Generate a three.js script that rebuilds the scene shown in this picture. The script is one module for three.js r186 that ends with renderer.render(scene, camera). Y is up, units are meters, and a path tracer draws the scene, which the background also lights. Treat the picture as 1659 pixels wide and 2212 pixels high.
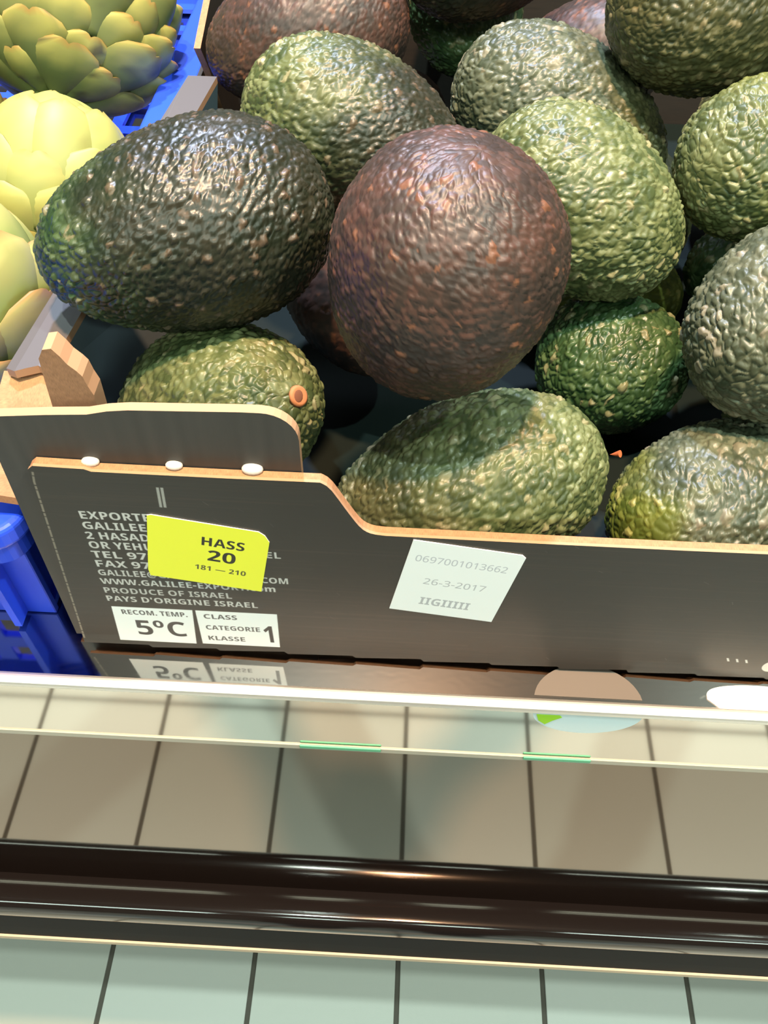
import * as THREE from 'three';
import { RoundedBoxGeometry } from 'three/addons/geometries/RoundedBoxGeometry.js';
import { mergeGeometries, mergeVertices } from 'three/addons/utils/BufferGeometryUtils.js';
import { RectAreaLightUniformsLib } from 'three/addons/lights/RectAreaLightUniformsLib.js';
import { MarchingCubes } from 'three/addons/objects/MarchingCubes.js';
import { ImprovedNoise } from 'three/addons/math/ImprovedNoise.js';

// ---------------------------------------------------------------- camera, light, exposure
const scene = new THREE.Scene();
scene.background = new THREE.Color(0x000000);
const camera = new THREE.PerspectiveCamera(62, 1659 / 2212, 0.01, 50);
camera.position.set(0, 1.32, 0);
camera.up.set(-0.0471, 0.62325, -0.7806);
camera.lookAt(-0.01812, 1.32 - 0.78187, -0.62317);
const renderer = new THREE.WebGLRenderer({ antialias: true });
renderer.toneMapping = THREE.LinearToneMapping;
renderer.toneMappingExposure = 1.0;
renderer.shadowMap.enabled = true;
renderer.shadowMap.type = THREE.PCFSoftShadowMap;
RectAreaLightUniformsLib.init();
// lamps of the shop: [x, y, z] positions and strengths
const WARM = { at: [0.05, 2.55, -0.05], color: 0xffc898, cd: 16 };
const COOL = { at: [-0.16, 2.6, -0.95], color: 0xd2e0ff, cd: 15 };
const TUBES = [   // rows of ceiling tubes over the aisle: nits, z and the stretch of x they cover
  { label: 'white tube light on the ceiling farther back in the aisle', nits: 54, z: 1.85, x: [-2.6, 2.6] },
];
const DOWN = [   // ceiling downlights over the edge of the aisle
  { at: [-0.19, 2.9, 0.13], color: 0xe6fff6, cd: 9, label: 'cool ceiling downlight straight above the case edge' },
  { at: [1.05, 2.9, 0.25], color: 0xe6fff4, cd: 8.5, label: 'cool ceiling downlight farther along the aisle' },
];
const TUBE_COLOR = 0xe6fff2;
const CANOPY = { color: 0xdfe9ff, nits: 9, at: [0, 2.25, -1.42], w: 1.8, h: 0.12 };

// ---------------------------------------------------------------- helpers
const SH = 1.0256;                                   // height of the steel shelf
const V = (x, y, z) => new THREE.Vector3(x, y, z);
const noise = new ImprovedNoise();
function rng(seed) { let a = seed >>> 0; return () => { a = (a + 0x6D2B79F5) | 0; let t = Math.imul(a ^ (a >>> 15), 1 | a); t = (t + Math.imul(t ^ (t >>> 7), 61 | t)) ^ t; return ((t ^ (t >>> 14)) >>> 0) / 4294967296; }; }
const lin = (hex) => { const c = new THREE.Color(hex); return [c.r, c.g, c.b]; };
const mix = (a, b, t) => [a[0] + (b[0] - a[0]) * t, a[1] + (b[1] - a[1]) * t, a[2] + (b[2] - a[2]) * t];
const smooth = (a, b, x) => { const t = Math.min(1, Math.max(0, (x - a) / (b - a))); return t * t * (3 - 2 * t); };
const taken = {};
function numbered(n) { const k = taken[n] = (taken[n] ?? -1) + 1; return k ? `${n}_${String(k).padStart(3, '0')}` : n; }
function mesh(name, geo, mat, parent) { const m = new THREE.Mesh(geo, mat); m.name = name; m.castShadow = m.receiveShadow = true; (parent || scene).add(m); return m; }
function group(name, label, category, grp) { const g = new THREE.Group(); g.name = numbered(name); g.userData = { label, category }; if (grp) g.userData.group = grp; scene.add(g); return g; }
function box(x0, x1, y0, y1, z0, z1) { const g = new THREE.BoxGeometry(x1 - x0, y1 - y0, z1 - z0); g.translate((x0 + x1) / 2, (y0 + y1) / 2, (z0 + z1) / 2); return g; }
const std = (o) => new THREE.MeshStandardMaterial(o);
const phys = (o) => new THREE.MeshPhysicalMaterial(o);
function dataTex(w, h, fn, srgb) {
  const d = new Uint8Array(w * h * 4);
  for (let y = 0; y < h; y++) for (let x = 0; x < w; x++) { const c = fn(x / w, y / h, x, y), i = (y * w + x) * 4; d[i] = c[0]; d[i + 1] = c[1]; d[i + 2] = c[2]; d[i + 3] = 255; }
  const t = new THREE.DataTexture(d, w, h); t.wrapS = t.wrapT = THREE.RepeatWrapping; t.magFilter = THREE.LinearFilter; t.minFilter = THREE.LinearMipmapLinearFilter; t.generateMipmaps = true;
  if (srgb) t.colorSpace = THREE.SRGBColorSpace; t.needsUpdate = true; return t;
}
// flat polygon of 3D points with a thickness vector; groups: 0 = face, 1 = opposite face, 2 = edges
function slab(pts, th, uAxis = V(1, 0, 0), vAxis = V(0, 1, 0), org = V(0, 0, 0)) {
  const two = pts.map((p) => new THREE.Vector2(p.clone().sub(org).dot(uAxis), p.clone().sub(org).dot(vAxis)));
  const tri = THREE.ShapeUtils.triangulateShape(two, []);
  const q = pts.map((p) => p.clone().add(th));
  const a = pts[tri[0][0]], b = pts[tri[0][1]], c = pts[tri[0][2]];
  const flip = b.clone().sub(a).cross(c.clone().sub(a)).dot(th) > 0;      // face must look away from the thickness
  const pos = [], uv = [], g = new THREE.BufferGeometry();
  const put = (p, u) => { pos.push(p.x, p.y, p.z); uv.push(u.x, u.y); };
  for (const t of tri) for (const i of flip ? [t[0], t[2], t[1]] : t) put(pts[i], two[i]);
  const n0 = pos.length / 3;
  for (const t of tri) for (const i of flip ? t : [t[0], t[2], t[1]]) put(q[i], two[i]);
  const n1 = pos.length / 3 - n0;
  let run = 0; const area = THREE.ShapeUtils.area(two) * (flip ? -1 : 1), T = th.length();
  for (let i = 0; i < pts.length; i++) {
    const j = (i + 1) % pts.length, l = pts[i].distanceTo(pts[j]);
    const A = [pts[i], new THREE.Vector2(run, 0)], B = [pts[j], new THREE.Vector2(run + l, 0)], C = [q[j], new THREE.Vector2(run + l, T)], D = [q[i], new THREE.Vector2(run, T)];
    const f = pts[j].clone().sub(pts[i]).cross(q[i].clone().sub(pts[i]));
    const order = ccw(two, tri, flip) ? [A, D, C, A, C, B] : [A, B, C, A, C, D];
    for (const [p, u] of order) put(p, u);
    run += l;
  }
  g.setAttribute('position', new THREE.Float32BufferAttribute(pos, 3)); g.setAttribute('uv', new THREE.Float32BufferAttribute(uv, 2));
  g.addGroup(0, n0, 0); g.addGroup(n0, n1, 1); g.addGroup(n0 + n1, pos.length / 3 - n0 - n1, 2);
  g.computeVertexNormals(); return g;
}
function ccw(two, tri, flip) { const s = THREE.ShapeUtils.area(two) > 0; return flip ? !s : s; }

// ---------------------------------------------------------------- materials
const R0 = rng(7);
const fleck = dataTex(512, 512, (u, v, x, y) => { const n = 128 + 60 * noise.noise(x * 0.9, y * 0.9, 3) + 40 * noise.noise(x * 0.06, y * 0.06, 9); return [n, n, n]; });
const steelScratch = dataTex(1024, 512, (u, v, x, y) => { const s = 60 + 40 * noise.noise(x * 0.02, y * 0.02, 1) + 30 * noise.noise(x * 0.5 + y * 0.35, (y - x) * 0.03, 5) + 20 * noise.noise(x * 0.9, y * 0.9, 8); return [s, s, s]; });
const M = {};
M.tile = [0xc2c3ba, 0xbfc0b7, 0xc5c6be].map((c) => std({ color: c, roughness: 0.42, bumpMap: fleck, bumpScale: 0.0002 }));
M.grout = std({ color: 0x57524a, roughness: 0.95 });
M.wall = std({ color: 0x8f8b84, roughness: 0.9 });
M.ceil = std({ color: 0xb4b4b0, roughness: 0.95 });
M.steel = std({ color: 0xe8e2dc, metalness: 1, roughness: 0.05 });
{ const t = steelScratch.clone(); t.repeat.set(3, 3); t.needsUpdate = true; M.shelf = std({ color: 0xbdb5af, metalness: 1, roughness: 0.34, roughnessMap: t }); }
M.tinted = std({ color: 0x82766c, metalness: 1, roughness: 0.045 });
M.rubber = phys({ color: 0x101012, roughness: 0.75, specularIntensity: 0.35 });
M.gloss = phys({ color: 0x191413, roughness: 0.1, specularIntensity: 0.8 });
M.beige = std({ color: 0xcdb49a, roughness: 0.6 });
M.dark = std({ color: 0x151515, roughness: 0.8 });
M.underside = std({ color: 0x5c5a57, roughness: 0.7 });

// ---------------------------------------------------------------- setting: shop floor, walls, ceiling
{
  const fl = mesh('floor', box(-4, 4, -0.1, -0.003, -2.2, 4), M.grout); fl.userData.kind = 'structure'; fl.userData.label = 'floor of pale rectangular tiles with dark joints';
  const tw = 0.2, tl = 0.4, gap = 0.0065, rest = [];
  const tg = new RoundedBoxGeometry(tw - gap, 0.01, tl - gap, 1, 0.0012);
  const r = rng(3);
  for (let i = -20; i < 20; i++) for (let j = -6; j < 9; j++) {
    const x = 0.0277 + tw * (i + 0.5), z = 0.333 - tl + tl * (j + 0.5);
    if (x > 3.9 || x < -3.9 || z < -2.1 || z > 3.9) continue;
    if (Math.abs(i) < 6 && Math.abs(j) < 3) { const t = mesh('tile', tg, M.tile[Math.floor(r() * 3)], fl); t.position.set(x, -0.005 + (r() - 0.5) * 0.0004, z); }
    else { const g = tg.clone(); g.translate(x, -0.005, z); rest.push(g); }
  }
  const far = mesh('tile_field', mergeGeometries(rest), M.tile[0], fl); far.userData.kind = 'stuff';
  const st = (n, g, m) => { const o = mesh(n, g, m); o.userData.kind = 'structure'; return o; };
  st('wall_back', box(-4, 4, -0.1, 3.1, -2.3, -2.2), M.wall);
  st('wall_front', box(-4, 4, -0.1, 3.1, 4, 4.1), M.wall);
  st('wall_left', box(-4.1, -4, -0.1, 3.1, -2.3, 4.1), M.wall);
  st('wall_right', box(4, 4.1, -0.1, 3.1, -2.3, 4.1), M.wall);
  st('ceiling', box(-4.1, 4.1, 3, 3.1, -2.3, 4.1), M.ceil);
}

// ---------------------------------------------------------------- lamps (outside the frame)
function spotLamp(label, L) {
  const g = group('spot_lamp', label, 'lamp'); g.position.set(...L.at);
  const pts = [[0.0, 0.15], [0.025, 0.15], [0.03, 0.12], [0.05, 0.05], [0.056, 0], [0.052, 0.0], [0.045, 0.05], [0.02, 0.11], [0.0, 0.12]].map((p) => new THREE.Vector2(...p));
  mesh('lamp_shade', new THREE.LatheGeometry(pts, 32), M.dark, g);
  mesh('lamp_rod', new THREE.CylinderGeometry(0.008, 0.008, 3 - L.at[1] - 0.15, 12).translate(0, 0.15 + (3 - L.at[1] - 0.15) / 2, 0), M.dark, g);
  mesh('lamp_bulb', new THREE.SphereGeometry(0.036, 24, 16), std({ color: 0xffffff, emissive: L.color, emissiveIntensity: 12 }), g).position.y = 0.035;
  const s = new THREE.SpotLight(L.color, L.cd, 0, 1.1, 0.6, 2); s.position.set(0, 0.0, 0); s.target.position.set(-L.at[0] * 0.3, -1.4, L.at[2] < -0.5 ? 0.3 : 0.05); s.castShadow = true; s.shadow.radius = 2; s.shadow.mapSize.set(2048, 2048);
  g.add(s); g.add(s.target);
}
spotLamp('black spot lamp with a warm bulb hanging over the produce', WARM);
spotLamp('black spot lamp with a cool white bulb hanging over the produce', COOL);
function tubeLamp(label, x0, x1, y, z, c, nits, w) {
  const g = group('tube_light', label, 'lamp'); g.position.set((x0 + x1) / 2, y, z);
  mesh('housing', box(-(x1 - x0) / 2, (x1 - x0) / 2, 0.03, 0.07, -w * 0.7, w * 0.7), M.ceil, g);
  mesh('light_tube', new THREE.CapsuleGeometry(0.016, x1 - x0 - 0.06, 4, 12).rotateZ(Math.PI / 2).translate(0, 0.012, 0), std({ color: 0xffffff, emissive: c, emissiveIntensity: 4 }), g);
  const a = new THREE.RectAreaLight(c, nits, x1 - x0, w); a.position.set(0, -0.008, 0); a.rotation.x = -Math.PI / 2; g.add(a);
}
for (const t of TUBES) tubeLamp(t.label, t.x[0], t.x[1], 2.86, t.z, TUBE_COLOR, t.nits, 0.14);
for (const L of DOWN) {
  const g = group('ceiling_downlight', L.label, 'lamp'); g.position.set(...L.at);
  mesh('trim_ring', new THREE.TorusGeometry(0.075, 0.01, 10, 32).rotateX(Math.PI / 2), M.ceil, g);
  mesh('lamp_can', new THREE.CylinderGeometry(0.08, 0.08, 0.1, 32, 1, true).translate(0, 0.05, 0), M.ceil, g);
  mesh('lamp_bulb', new THREE.SphereGeometry(0.05, 24, 12).scale(1, 0.5, 1).translate(0, 0.03, 0), std({ color: 0xffffff, emissive: L.color, emissiveIntensity: 6 }), g);
  const s = new THREE.SpotLight(L.color, L.cd, 0, 1.2, 0.5, 2); s.position.set(0, -0.02, 0); s.target.position.set(0, -2, 0); s.castShadow = true; s.shadow.radius = 1; s.shadow.mapSize.set(2048, 2048); g.add(s); g.add(s.target);
}
tubeLamp('cool tube light over the back of the produce case', CANOPY.at[0] - CANOPY.w / 2, CANOPY.at[0] + CANOPY.w / 2, CANOPY.at[1], CANOPY.at[2], CANOPY.color, CANOPY.nits, CANOPY.h);

// ---------------------------------------------------------------- display case
const ZF = -0.1444;                                  // front face of the steel lip
{
  const g = group('display_case', 'polished steel produce display case with dark panel and black bumper rail', 'display case');
  const X0 = -1.6, X1 = 1.6;
  const sweep = (prof, name, mat) => {               // closed [z, y] profile along x
    const pts = prof.map(([z, y]) => V(X0, SH + y, z));
    const gm = slab(pts, V(X1 - X0, 0, 0), V(0, 0, 1), V(0, 1, 0));
    return mesh(name, gm, mat, g);
  };
  // shelf with a rolled front edge and a folded lip
  const prof = [[-0.8, 0]]; const r = 0.0035;
  for (let i = 0; i <= 8; i++) { const a = Math.PI / 2 * (1 - i / 8); prof.push([ZF - r + r * Math.cos(a), -r + r * Math.sin(a)]); }
  const lipShelf = prof.slice(0, 5).concat([[ZF - 0.006, -0.004], [-0.8, -0.004]]);
  sweep(lipShelf, 'shelf', M.shelf);
  const lip = prof.slice(4).concat([[ZF, -0.0455], [ZF - 0.0015, -0.0475], [ZF - 0.004, -0.0475], [ZF - 0.004, -0.006]]);
  const lipMesh = sweep(lip, 'front_lip', M.steel);
  const bead = []; for (let i = 0; i < 20; i++) { const a = 2 * Math.PI * i / 20; bead.push([ZF - 0.0019 + 0.0029 * Math.cos(a), -0.0019 + 0.0027 * Math.sin(a)]); }
  const bd = sweep(bead, 'edge_bead', std({ color: 0xfaf4ee, metalness: 1, roughness: 0.5 })); bd.userData.label = 'bright rolled steel edge';
  const strip = [[ZF + 0.0006, -0.0445], [ZF + 0.0008, -0.0475], [ZF - 0.003, -0.0482], [ZF - 0.003, -0.0445]];
  sweep(strip, 'lip_edge', std({ color: 0xa39d90, roughness: 0.4 }));
  sweep([[ZF - 0.005, -0.04], [ZF - 0.005, -0.33], [ZF - 0.03, -0.33], [ZF - 0.03, -0.04]], 'dark_panel', M.tinted);
  const b = []; const bp = [[-0.1494, -0.2836], [-0.145, -0.2819], [-0.1395, -0.2806], [-0.1345, -0.2803], [-0.131, -0.2811], [-0.1284, -0.284], [-0.1271, -0.2885], [-0.1268, -0.294], [-0.1272, -0.299]];
  const cv = new THREE.SplineCurve(bp.map((p) => new THREE.Vector2(...p))); for (const p of cv.getPoints(48)) b.push([p.x, p.y]);
  sweep(b.concat([[-0.1494, -0.299]]), 'bumper_rail', M.gloss);
  sweep([[-0.1274, -0.299], [-0.1272, -0.33], [-0.1277, -0.356], [-0.149, -0.356], [-0.149, -0.299]], 'bumper_skirt', M.rubber);
  sweep([[-0.1262, -0.356], [-0.1262, -0.3632], [-0.149, -0.3632], [-0.149, -0.356]], 'trim_strip', M.beige);
  mesh('case_underside', box(X0, X1, SH - 0.4, SH - 0.3632, -1.2, -0.145), M.underside, g);
  mesh('case_base', box(X0, X1, 0, SH - 0.4, -1.2, -0.62), M.dark, g);
  mesh('case_body', box(X0, X1, SH - 0.3632, SH - 0.006, -1.2, ZF - 0.032), M.dark, g);
  // green glints along the lower lip edge, a reflection put in as colour
  const greenGlint = std({ color: 0x5fae86, roughness: 0.5 });
  for (const [x, l] of [[-0.02, 0.034], [0.07, 0.028]]) mesh('painted_green_glint', new RoundedBoxGeometry(l, 0.0026, 0.0008, 2, 0.0004).translate(x, SH - 0.0448, ZF + 0.0009), greenGlint, g);
}

// round price stickers folded over the shelf edge
function roundSticker(label, x, rad, topMat, frontMat, zc, accent) {
  const g = group('round_sticker', label, 'sticker'); g.position.set(x, SH, ZF);
  const mk = (inside, toP) => { const P = []; const N = 40; for (let i = 0; i <= N; i++) { const a = Math.PI * 2 * i / N; P.push([rad * 1.0 * Math.cos(a), zc + rad * Math.sin(a)]); } return P; };
  const upper = [], lower = [], N = 48;
  for (let i = 0; i < N; i++) { const a = Math.PI * 2 * i / N, px = rad * Math.cos(a), d = zc + rad * 0.78 * Math.sin(a); if (d > 0.001) upper.push([px, d]); else lower.push([px, -d]); }
  upper.sort((a, b) => Math.atan2(a[1] - zc, a[0]) - Math.atan2(b[1] - zc, b[0]));
  if (upper.length > 2) mesh('sticker_top', slab(upper.map(([a, d]) => V(a, 0.0004, -d - 0.003)), V(0, -0.0003, 0), V(1, 0, 0), V(0, 0, -1)), topMat, g);
  if (lower.length > 2) {
    lower.sort((a, b) => a[0] - b[0]);
    const w = lower[lower.length - 1][0], pts = [V(-w, -0.003, 0.0004)].concat(lower.map(([a, d]) => V(a, -0.003 - d, 0.0004)), [V(w, -0.003, 0.0004)]);
    mesh('sticker_front', slab(pts, V(0, 0, -0.0003)), frontMat, g);
    if (accent) mesh('green_corner', slab([V(-w * 0.93, -0.0045, 0.0006), V(-w * 0.86, -0.0095, 0.0006), V(-w * 0.72, -0.0125, 0.0006), V(-w * 0.6, -0.009, 0.0006), V(-w * 0.45, -0.006, 0.0006), V(-w * 0.5, -0.0045, 0.0006)], V(0, 0, -0.0002)), accent, g);
  }
  return g;
}
const paper = (c, r = 0.75) => std({ color: c, roughness: r });
roundSticker('worn round sticker folded over the steel edge with green corner', 0.0745, 0.0205, paper(0x625850, 0.5), paper(0xd9e6ea), 0.0, paper(0x9fd420));
{
  const g = group('white_sticker', 'white rounded sticker lying on the steel shelf edge', 'sticker'); g.position.set(0.139, SH, -0.1515);
  const pts = []; for (let i = 0; i <= 24; i++) { const a = Math.PI * i / 24; pts.push(V(0.0195 * Math.cos(a), 0.0004, -0.0065 * Math.pow(Math.sin(a), 0.6))); }
  pts.push(V(-0.0135, 0.0004, 0.0052), V(0.0165, 0.0004, 0.0052));
  mesh('sticker_sheet', slab(pts, V(0, -0.0003, 0), V(1, 0, 0), V(0, 0, -1)), paper(0xfbf6ee, 0.6), g);
}

// ---------------------------------------------------------------- cardboard tray
const kraftTex = dataTex(256, 256, (u, v, x, y) => { const n = 0.9 + 0.1 * noise.noise(x * 0.35, y * 0.08, 2) + 0.07 * noise.noise(x * 0.05, y * 0.05, 4); return [172 * n, 125 * n, 88 * n]; }, true);
kraftTex.repeat.set(40, 40);
const printTex = dataTex(1024, 512, (u, v, x, y) => { const s = noise.noise(x * 0.006, y * 0.16, 1) * 0.6 + noise.noise(x * 0.012, y * 0.5, 7) * 0.35 + noise.noise(x * 0.4, y * 0.4, 3) * 0.12; const k = Math.max(-0.5, Math.min(1, s)); return [48 + 16 * k, 45 + 11 * k, 42 + 8 * k]; }, true);
printTex.repeat.set(4, 6);
M.kraft = std({ map: kraftTex, roughness: 0.85 });
M.kraftPale = std({ color: 0xa58062, roughness: 0.85 });
M.print = std({ map: printTex, roughness: 0.5 });
const flapTex = dataTex(512, 64, (u, v, x, y) => { const k = noise.noise(x * 0.08, y * 0.01, 1) * 0.7 + noise.noise(x * 0.4, y * 0.4, 3) * 0.15; return [58 + 11 * k, 56 + 10 * k, 54 + 9 * k]; }, true);
flapTex.repeat.set(8, 8);
M.flap = std({ map: flapTex, roughness: 0.55 });
M.shadeFloor = phys({ color: 0x0a1614, roughness: 0.7, specularIntensity: 0.35 });  // tray floor colour, darkened to stand for deep shade between the avocados
M.inner = std({ color: 0x5f6f78, roughness: 0.75 });
M.ledge = std({ color: 0x504e50, roughness: 0.5 });

function printedFront(x0, x1, h) {                   // print of the front panel: metres to pixels
  const W = 2048, k = W / (x1 - x0), H = Math.round(h * k);
  const c = document.createElement('canvas'); c.width = W; c.height = H; const g = c.getContext('2d');
  g.fillStyle = 'rgb(43,40,37)'; g.fillRect(0, 0, W, H);
  const r = rng(11);
  for (let i = 0; i < 900; i++) { const y = r() * H, x = r() * W, l = 40 + r() * 380, a = 0.03 + r() * 0.10; g.fillStyle = r() < 0.5 ? `rgba(88,72,60,${a})` : `rgba(26,25,24,${a})`; g.fillRect(x - l / 2, y, l, 1 + r() * 4); }
  const P = (x, y) => [(x - x0) * k, H - y * k];
  const text = (s, x, y, hgt, wgt = 'bold', col = '#cfd0cf', width) => {
    g.save(); const [px, py] = P(x, y); g.translate(px, py); g.font = `${wgt} ${hgt * k / 0.72}px sans-serif`; g.fillStyle = col;
    if (width) { const w = g.measureText(s).width; g.scale(width * k / w, 1); }
    g.textBaseline = 'alphabetic'; g.textAlign = 'left'; g.fillText(s, 0, 0); g.restore();
  };
  const lines = [['EXPORTER', 0.0262], ['GALILEE EX', 0.0285], ['2 HASADNA', 0.0285], ['OR YEHUDA', 0.0285], ['TEL 972-3', 0.0275], ['FAX 972-3', 0.0275]];
  lines.forEach(([s, w], i) => text(s, -0.1 - i * 0.0003, 0.0829 - i * 0.00525, 0.0037, 'bold', '#c3c4c3', w));
  text('EL', -0.0433, 0.0662, 0.0036, 'bold', '#b9bab9');
  text('GALILEE@GALILEE-EXPORT.COM', -0.1018, 0.0514, 0.0036, 'bold', '#bfc0bf', 0.0655);
  text('WWW.GALILEE-EXPORT.com', -0.1021, 0.046, 0.0036, 'bold', '#c3c4c3', 0.061);
  text('PRODUCE OF ISRAEL', -0.1026, 0.0406, 0.0035, 'bold', '#b9bab9', 0.0455);
  text("PAYS D'ORIGINE ISRAEL", -0.103, 0.0353, 0.0035, 'bold', '#c3c4c3', 0.0545);
  const rect = (xa, xb, ya, yb, sl) => { g.fillStyle = '#eef3f5'; g.beginPath(); [[xa, ya], [xb, ya], [xb - sl, yb], [xa - sl, yb]].forEach(([x, y], i) => { const p = P(x, y); i ? g.lineTo(...p) : g.moveTo(...p); }); g.closePath(); g.fill(); };
  rect(-0.1022, -0.0728, 0.0316, 0.0074, 0.0022); rect(-0.0718, -0.0422, 0.0316, 0.0078, 0.0008);
  text('RECOM. TEMP.', -0.0995, 0.0265, 0.0030, 'bold', '#4a4a4c', 0.0245);
  text('5ºC', -0.0965, 0.0125, 0.0105, 'bold', '#3a3a3c', 0.0195);
  text('CLASS', -0.0695, 0.0262, 0.0031, 'bold', '#505052', 0.0125);
  text('CATEGORIE', -0.0698, 0.0185, 0.0031, 'bold', '#505052', 0.0205);
  text('KLASSE', -0.0701, 0.0108, 0.0031, 'bold', '#505052', 0.0145);
  text('1', -0.0487, 0.0112, 0.0118, 'bold', '#2c2c2e', 0.0052);
  g.strokeStyle = 'rgba(150,142,128,0.75)'; g.lineWidth = 0.0007 * k; g.setLineDash([9, 2, 22, 3]); g.beginPath(); g.moveTo(...P(-0.1082, 0.1045)); g.lineTo(...P(-0.1091, 0.1)); g.lineTo(...P(-0.1182, 0.0075)); g.stroke(); g.setLineDash([]);
  // scuffs and the small marks towards the other end
  g.strokeStyle = 'rgba(190,192,188,0.75)'; g.lineWidth = 0.0009 * k; for (const d of [0, 0.0013]) { g.beginPath(); g.moveTo(...P(-0.0722 + d, 0.1)); g.lineTo(...P(-0.0729 + d, 0.0905)); g.stroke(); }
  g.fillStyle = '#c9c9c6';
  for (let i = 0; i < 3; i++) { const [x, y] = P(0.1232 + i * 0.0035, 0.0165 - i * 0.0003); g.save(); g.translate(x, y); g.transform(1, 0, 0.45, 1, 0, 0); g.fillRect(0, 0, 0.0009 * k, 0.0024 * k); g.restore(); }
  g.beginPath(); const [ex, ey] = P(0.1415, 0.0118); g.ellipse(ex, ey, 0.0034 * k, 0.0040 * k, 0, 0, 7); g.fill();
  for (let i = 0; i < 60; i++) { const x = r() * W, y = r() * H; g.strokeStyle = `rgba(190,185,178,${0.15 + r() * 0.3})`; g.lineWidth = 1; g.beginPath(); g.moveTo(x, y); g.lineTo(x + 4 + r() * 8, y + 3 + r() * 9); g.stroke(); }
  const t = new THREE.CanvasTexture(c); t.colorSpace = THREE.SRGBColorSpace; t.anisotropy = 8;
  t.repeat.set(1 / (x1 - x0), 1 / h); t.offset.set(-x0 / (x1 - x0), 0);
  return t;
}
const tray = group('cardboard_tray', 'dark printed cardboard tray with kraft edges full of avocados', 'tray');
const TZ = -0.1602, TXR = 0.246;                     // outer face of the front panel, far end of the tray
{
  const at = (x, y, z) => V(x, SH + y, z);
  // front panel outline: raised at both corners, low in the middle, torn lower edge
  const o = []; const r = rng(21);
  const xs = []; for (let x = -0.1190; x < TXR; x += 0.0262) xs.push(x);
  xs.forEach((x, i) => { const e = i + 1 < xs.length ? xs[i + 1] : TXR; const h = 0.0036 - 0.0014 * Math.min(1, i / 9); o.push([x, h - 0.0007 + r() * 0.0006], [e - 0.0012, h + 0.0007 + r() * 0.0006]); });
  o[0][1] = 0.0042;
  o.push([TXR - 0.001, 0.1045], [TXR - 0.003, 0.1055]);
  const curve = (pts) => { const c = new THREE.SplineCurve(pts.map((p) => new THREE.Vector2(...p))); return c.getPoints(14).map((p) => [p.x, p.y]); };
  const dip = [[-0.0235, 0.1057], [-0.0205, 0.1028], [-0.0155, 0.0922], [-0.0118, 0.0851], [-0.0085, 0.0823], [-0.004, 0.0815]];
  const dipc = curve(dip); const mid = 2 * 0.0635;
  o.push(...dipc.map(([x, y]) => [mid - x, y])); o.push([0.09, 0.0812], [0.05, 0.0812]);
  o.push(...dipc.slice().reverse());
  o.push([-0.05, 0.1056], [-0.0905, 0.1058], [-0.0925, 0.1068], [-0.1075, 0.1072], [-0.1093, 0.1055]);
  const map = printedFront(-0.125, TXR + 0.004, 0.115);
  const mf = std({ map, roughness: 0.5, bumpMap: fleck, bumpScale: 0.00012 });
  const front = mesh('front_panel', slab(o.map(([x, y]) => at(x, y, TZ)), V(0, 0, -0.0011), V(1, 0, 0), V(0, 1, 0), V(0, SH, 0)), [mf, M.kraft, M.kraftPale], tray);
  front.userData.label = 'dark front panel with exporter lettering';
  mesh('kraft_core', slab(o.map(([x, y]) => at(x, y < 0.01 ? y + 0.0045 : y - 0.0004, TZ - 0.0011)), V(0, 0, -0.0028)), [M.kraft, M.kraft, M.kraft], front);
  // flap of the side wall glued behind the front panel, standing higher than it
  const f = []; const F0 = [[-0.1235, 0.0032], [-0.1222, 0.04], [-0.1213, 0.066], [-0.1196, 0.104], [-0.1172, 0.1208], [-0.1145, 0.1228], [-0.1, 0.1243], [-0.088, 0.1252], [-0.082, 0.1268], [-0.076, 0.1276], [-0.06, 0.1282], [-0.045, 0.1288], [-0.0395, 0.1288]];
  f.push(...F0); for (let i = 1; i <= 8; i++) { const a = Math.PI / 2 * (1 - i / 8); f.push([-0.0395 + 0.0102 * Math.cos(a), 0.1186 + 0.0102 * Math.sin(a)]); } f.push([-0.0297, 0.0032]);
  mesh('corner_flap', slab(f.map(([x, y]) => at(x, y, TZ - 0.0042)), V(0, 0, -0.0032)), [M.flap, M.inner, M.kraftPale], tray).userData.label = 'grey corner flap with rounded end';
  // floor of the tray
  mesh('bottom_panel', box(-0.121, TXR, SH + 0.0006, SH + 0.003, -0.588, TZ - 0.004), M.shadeFloor, tray).userData.label = 'tray floor coloured near black green to stand for shade in the gaps';
  mesh('light_stop_strip', box(-0.0294, TXR - 0.004, SH + 0.0028, SH + 0.03, TZ - 0.0055, TZ - 0.004), M.print, tray);  // added strip, stops lamp light showing through the gap under the front panel
  // hollow side wall next to the crate: outer skin, ledge, inner skin
  const xo = (z) => -0.1365 + (z + 0.2165) * -0.0933;  // outer edge of the ledge runs slightly askew
  const flat = (p, th) => { const u = p[1].clone().sub(p[0]).normalize(), n = u.clone().cross(p[2].clone().sub(p[0])).normalize(); const g = slab(p, th, u, n.cross(u)); g.clearGroups(); return g; };
  const quad = (a, b, c, d, th, mats, name) => mesh(name, mergeGeometries([flat([a, b, c], th), flat([a, c, d], th)]), mats, tray);
  const zn = -0.214, zf2 = -0.433;
  const le = []; const ragged = [[0, 0], [0.25, 0.002], [0.5, 0.0006], [0.75, -0.0012], [1, 0.0005]];
  for (const [t, d] of ragged) le.push(at(xo(zn) + 0.0145 * t, 0.095 + 0.001 * Math.sin(t * 3), zn + d));
  le.push(at(xo(zf2) + 0.0145, 0.095, zf2), at(xo(zf2), 0.095, zf2));
  mesh('side_ledge', slab(le, V(0, -0.0032, 0), V(1, 0, 0), V(0, 0, 1)), [M.ledge, M.kraft, M.kraftPale], tray).userData.label = 'grey folded ledge with a ragged cut edge';
  const skin = (name, top0, top1, bot0, bot1, th, mat) => quad(top0, top1, bot1, bot0, th, mat, name);
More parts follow.
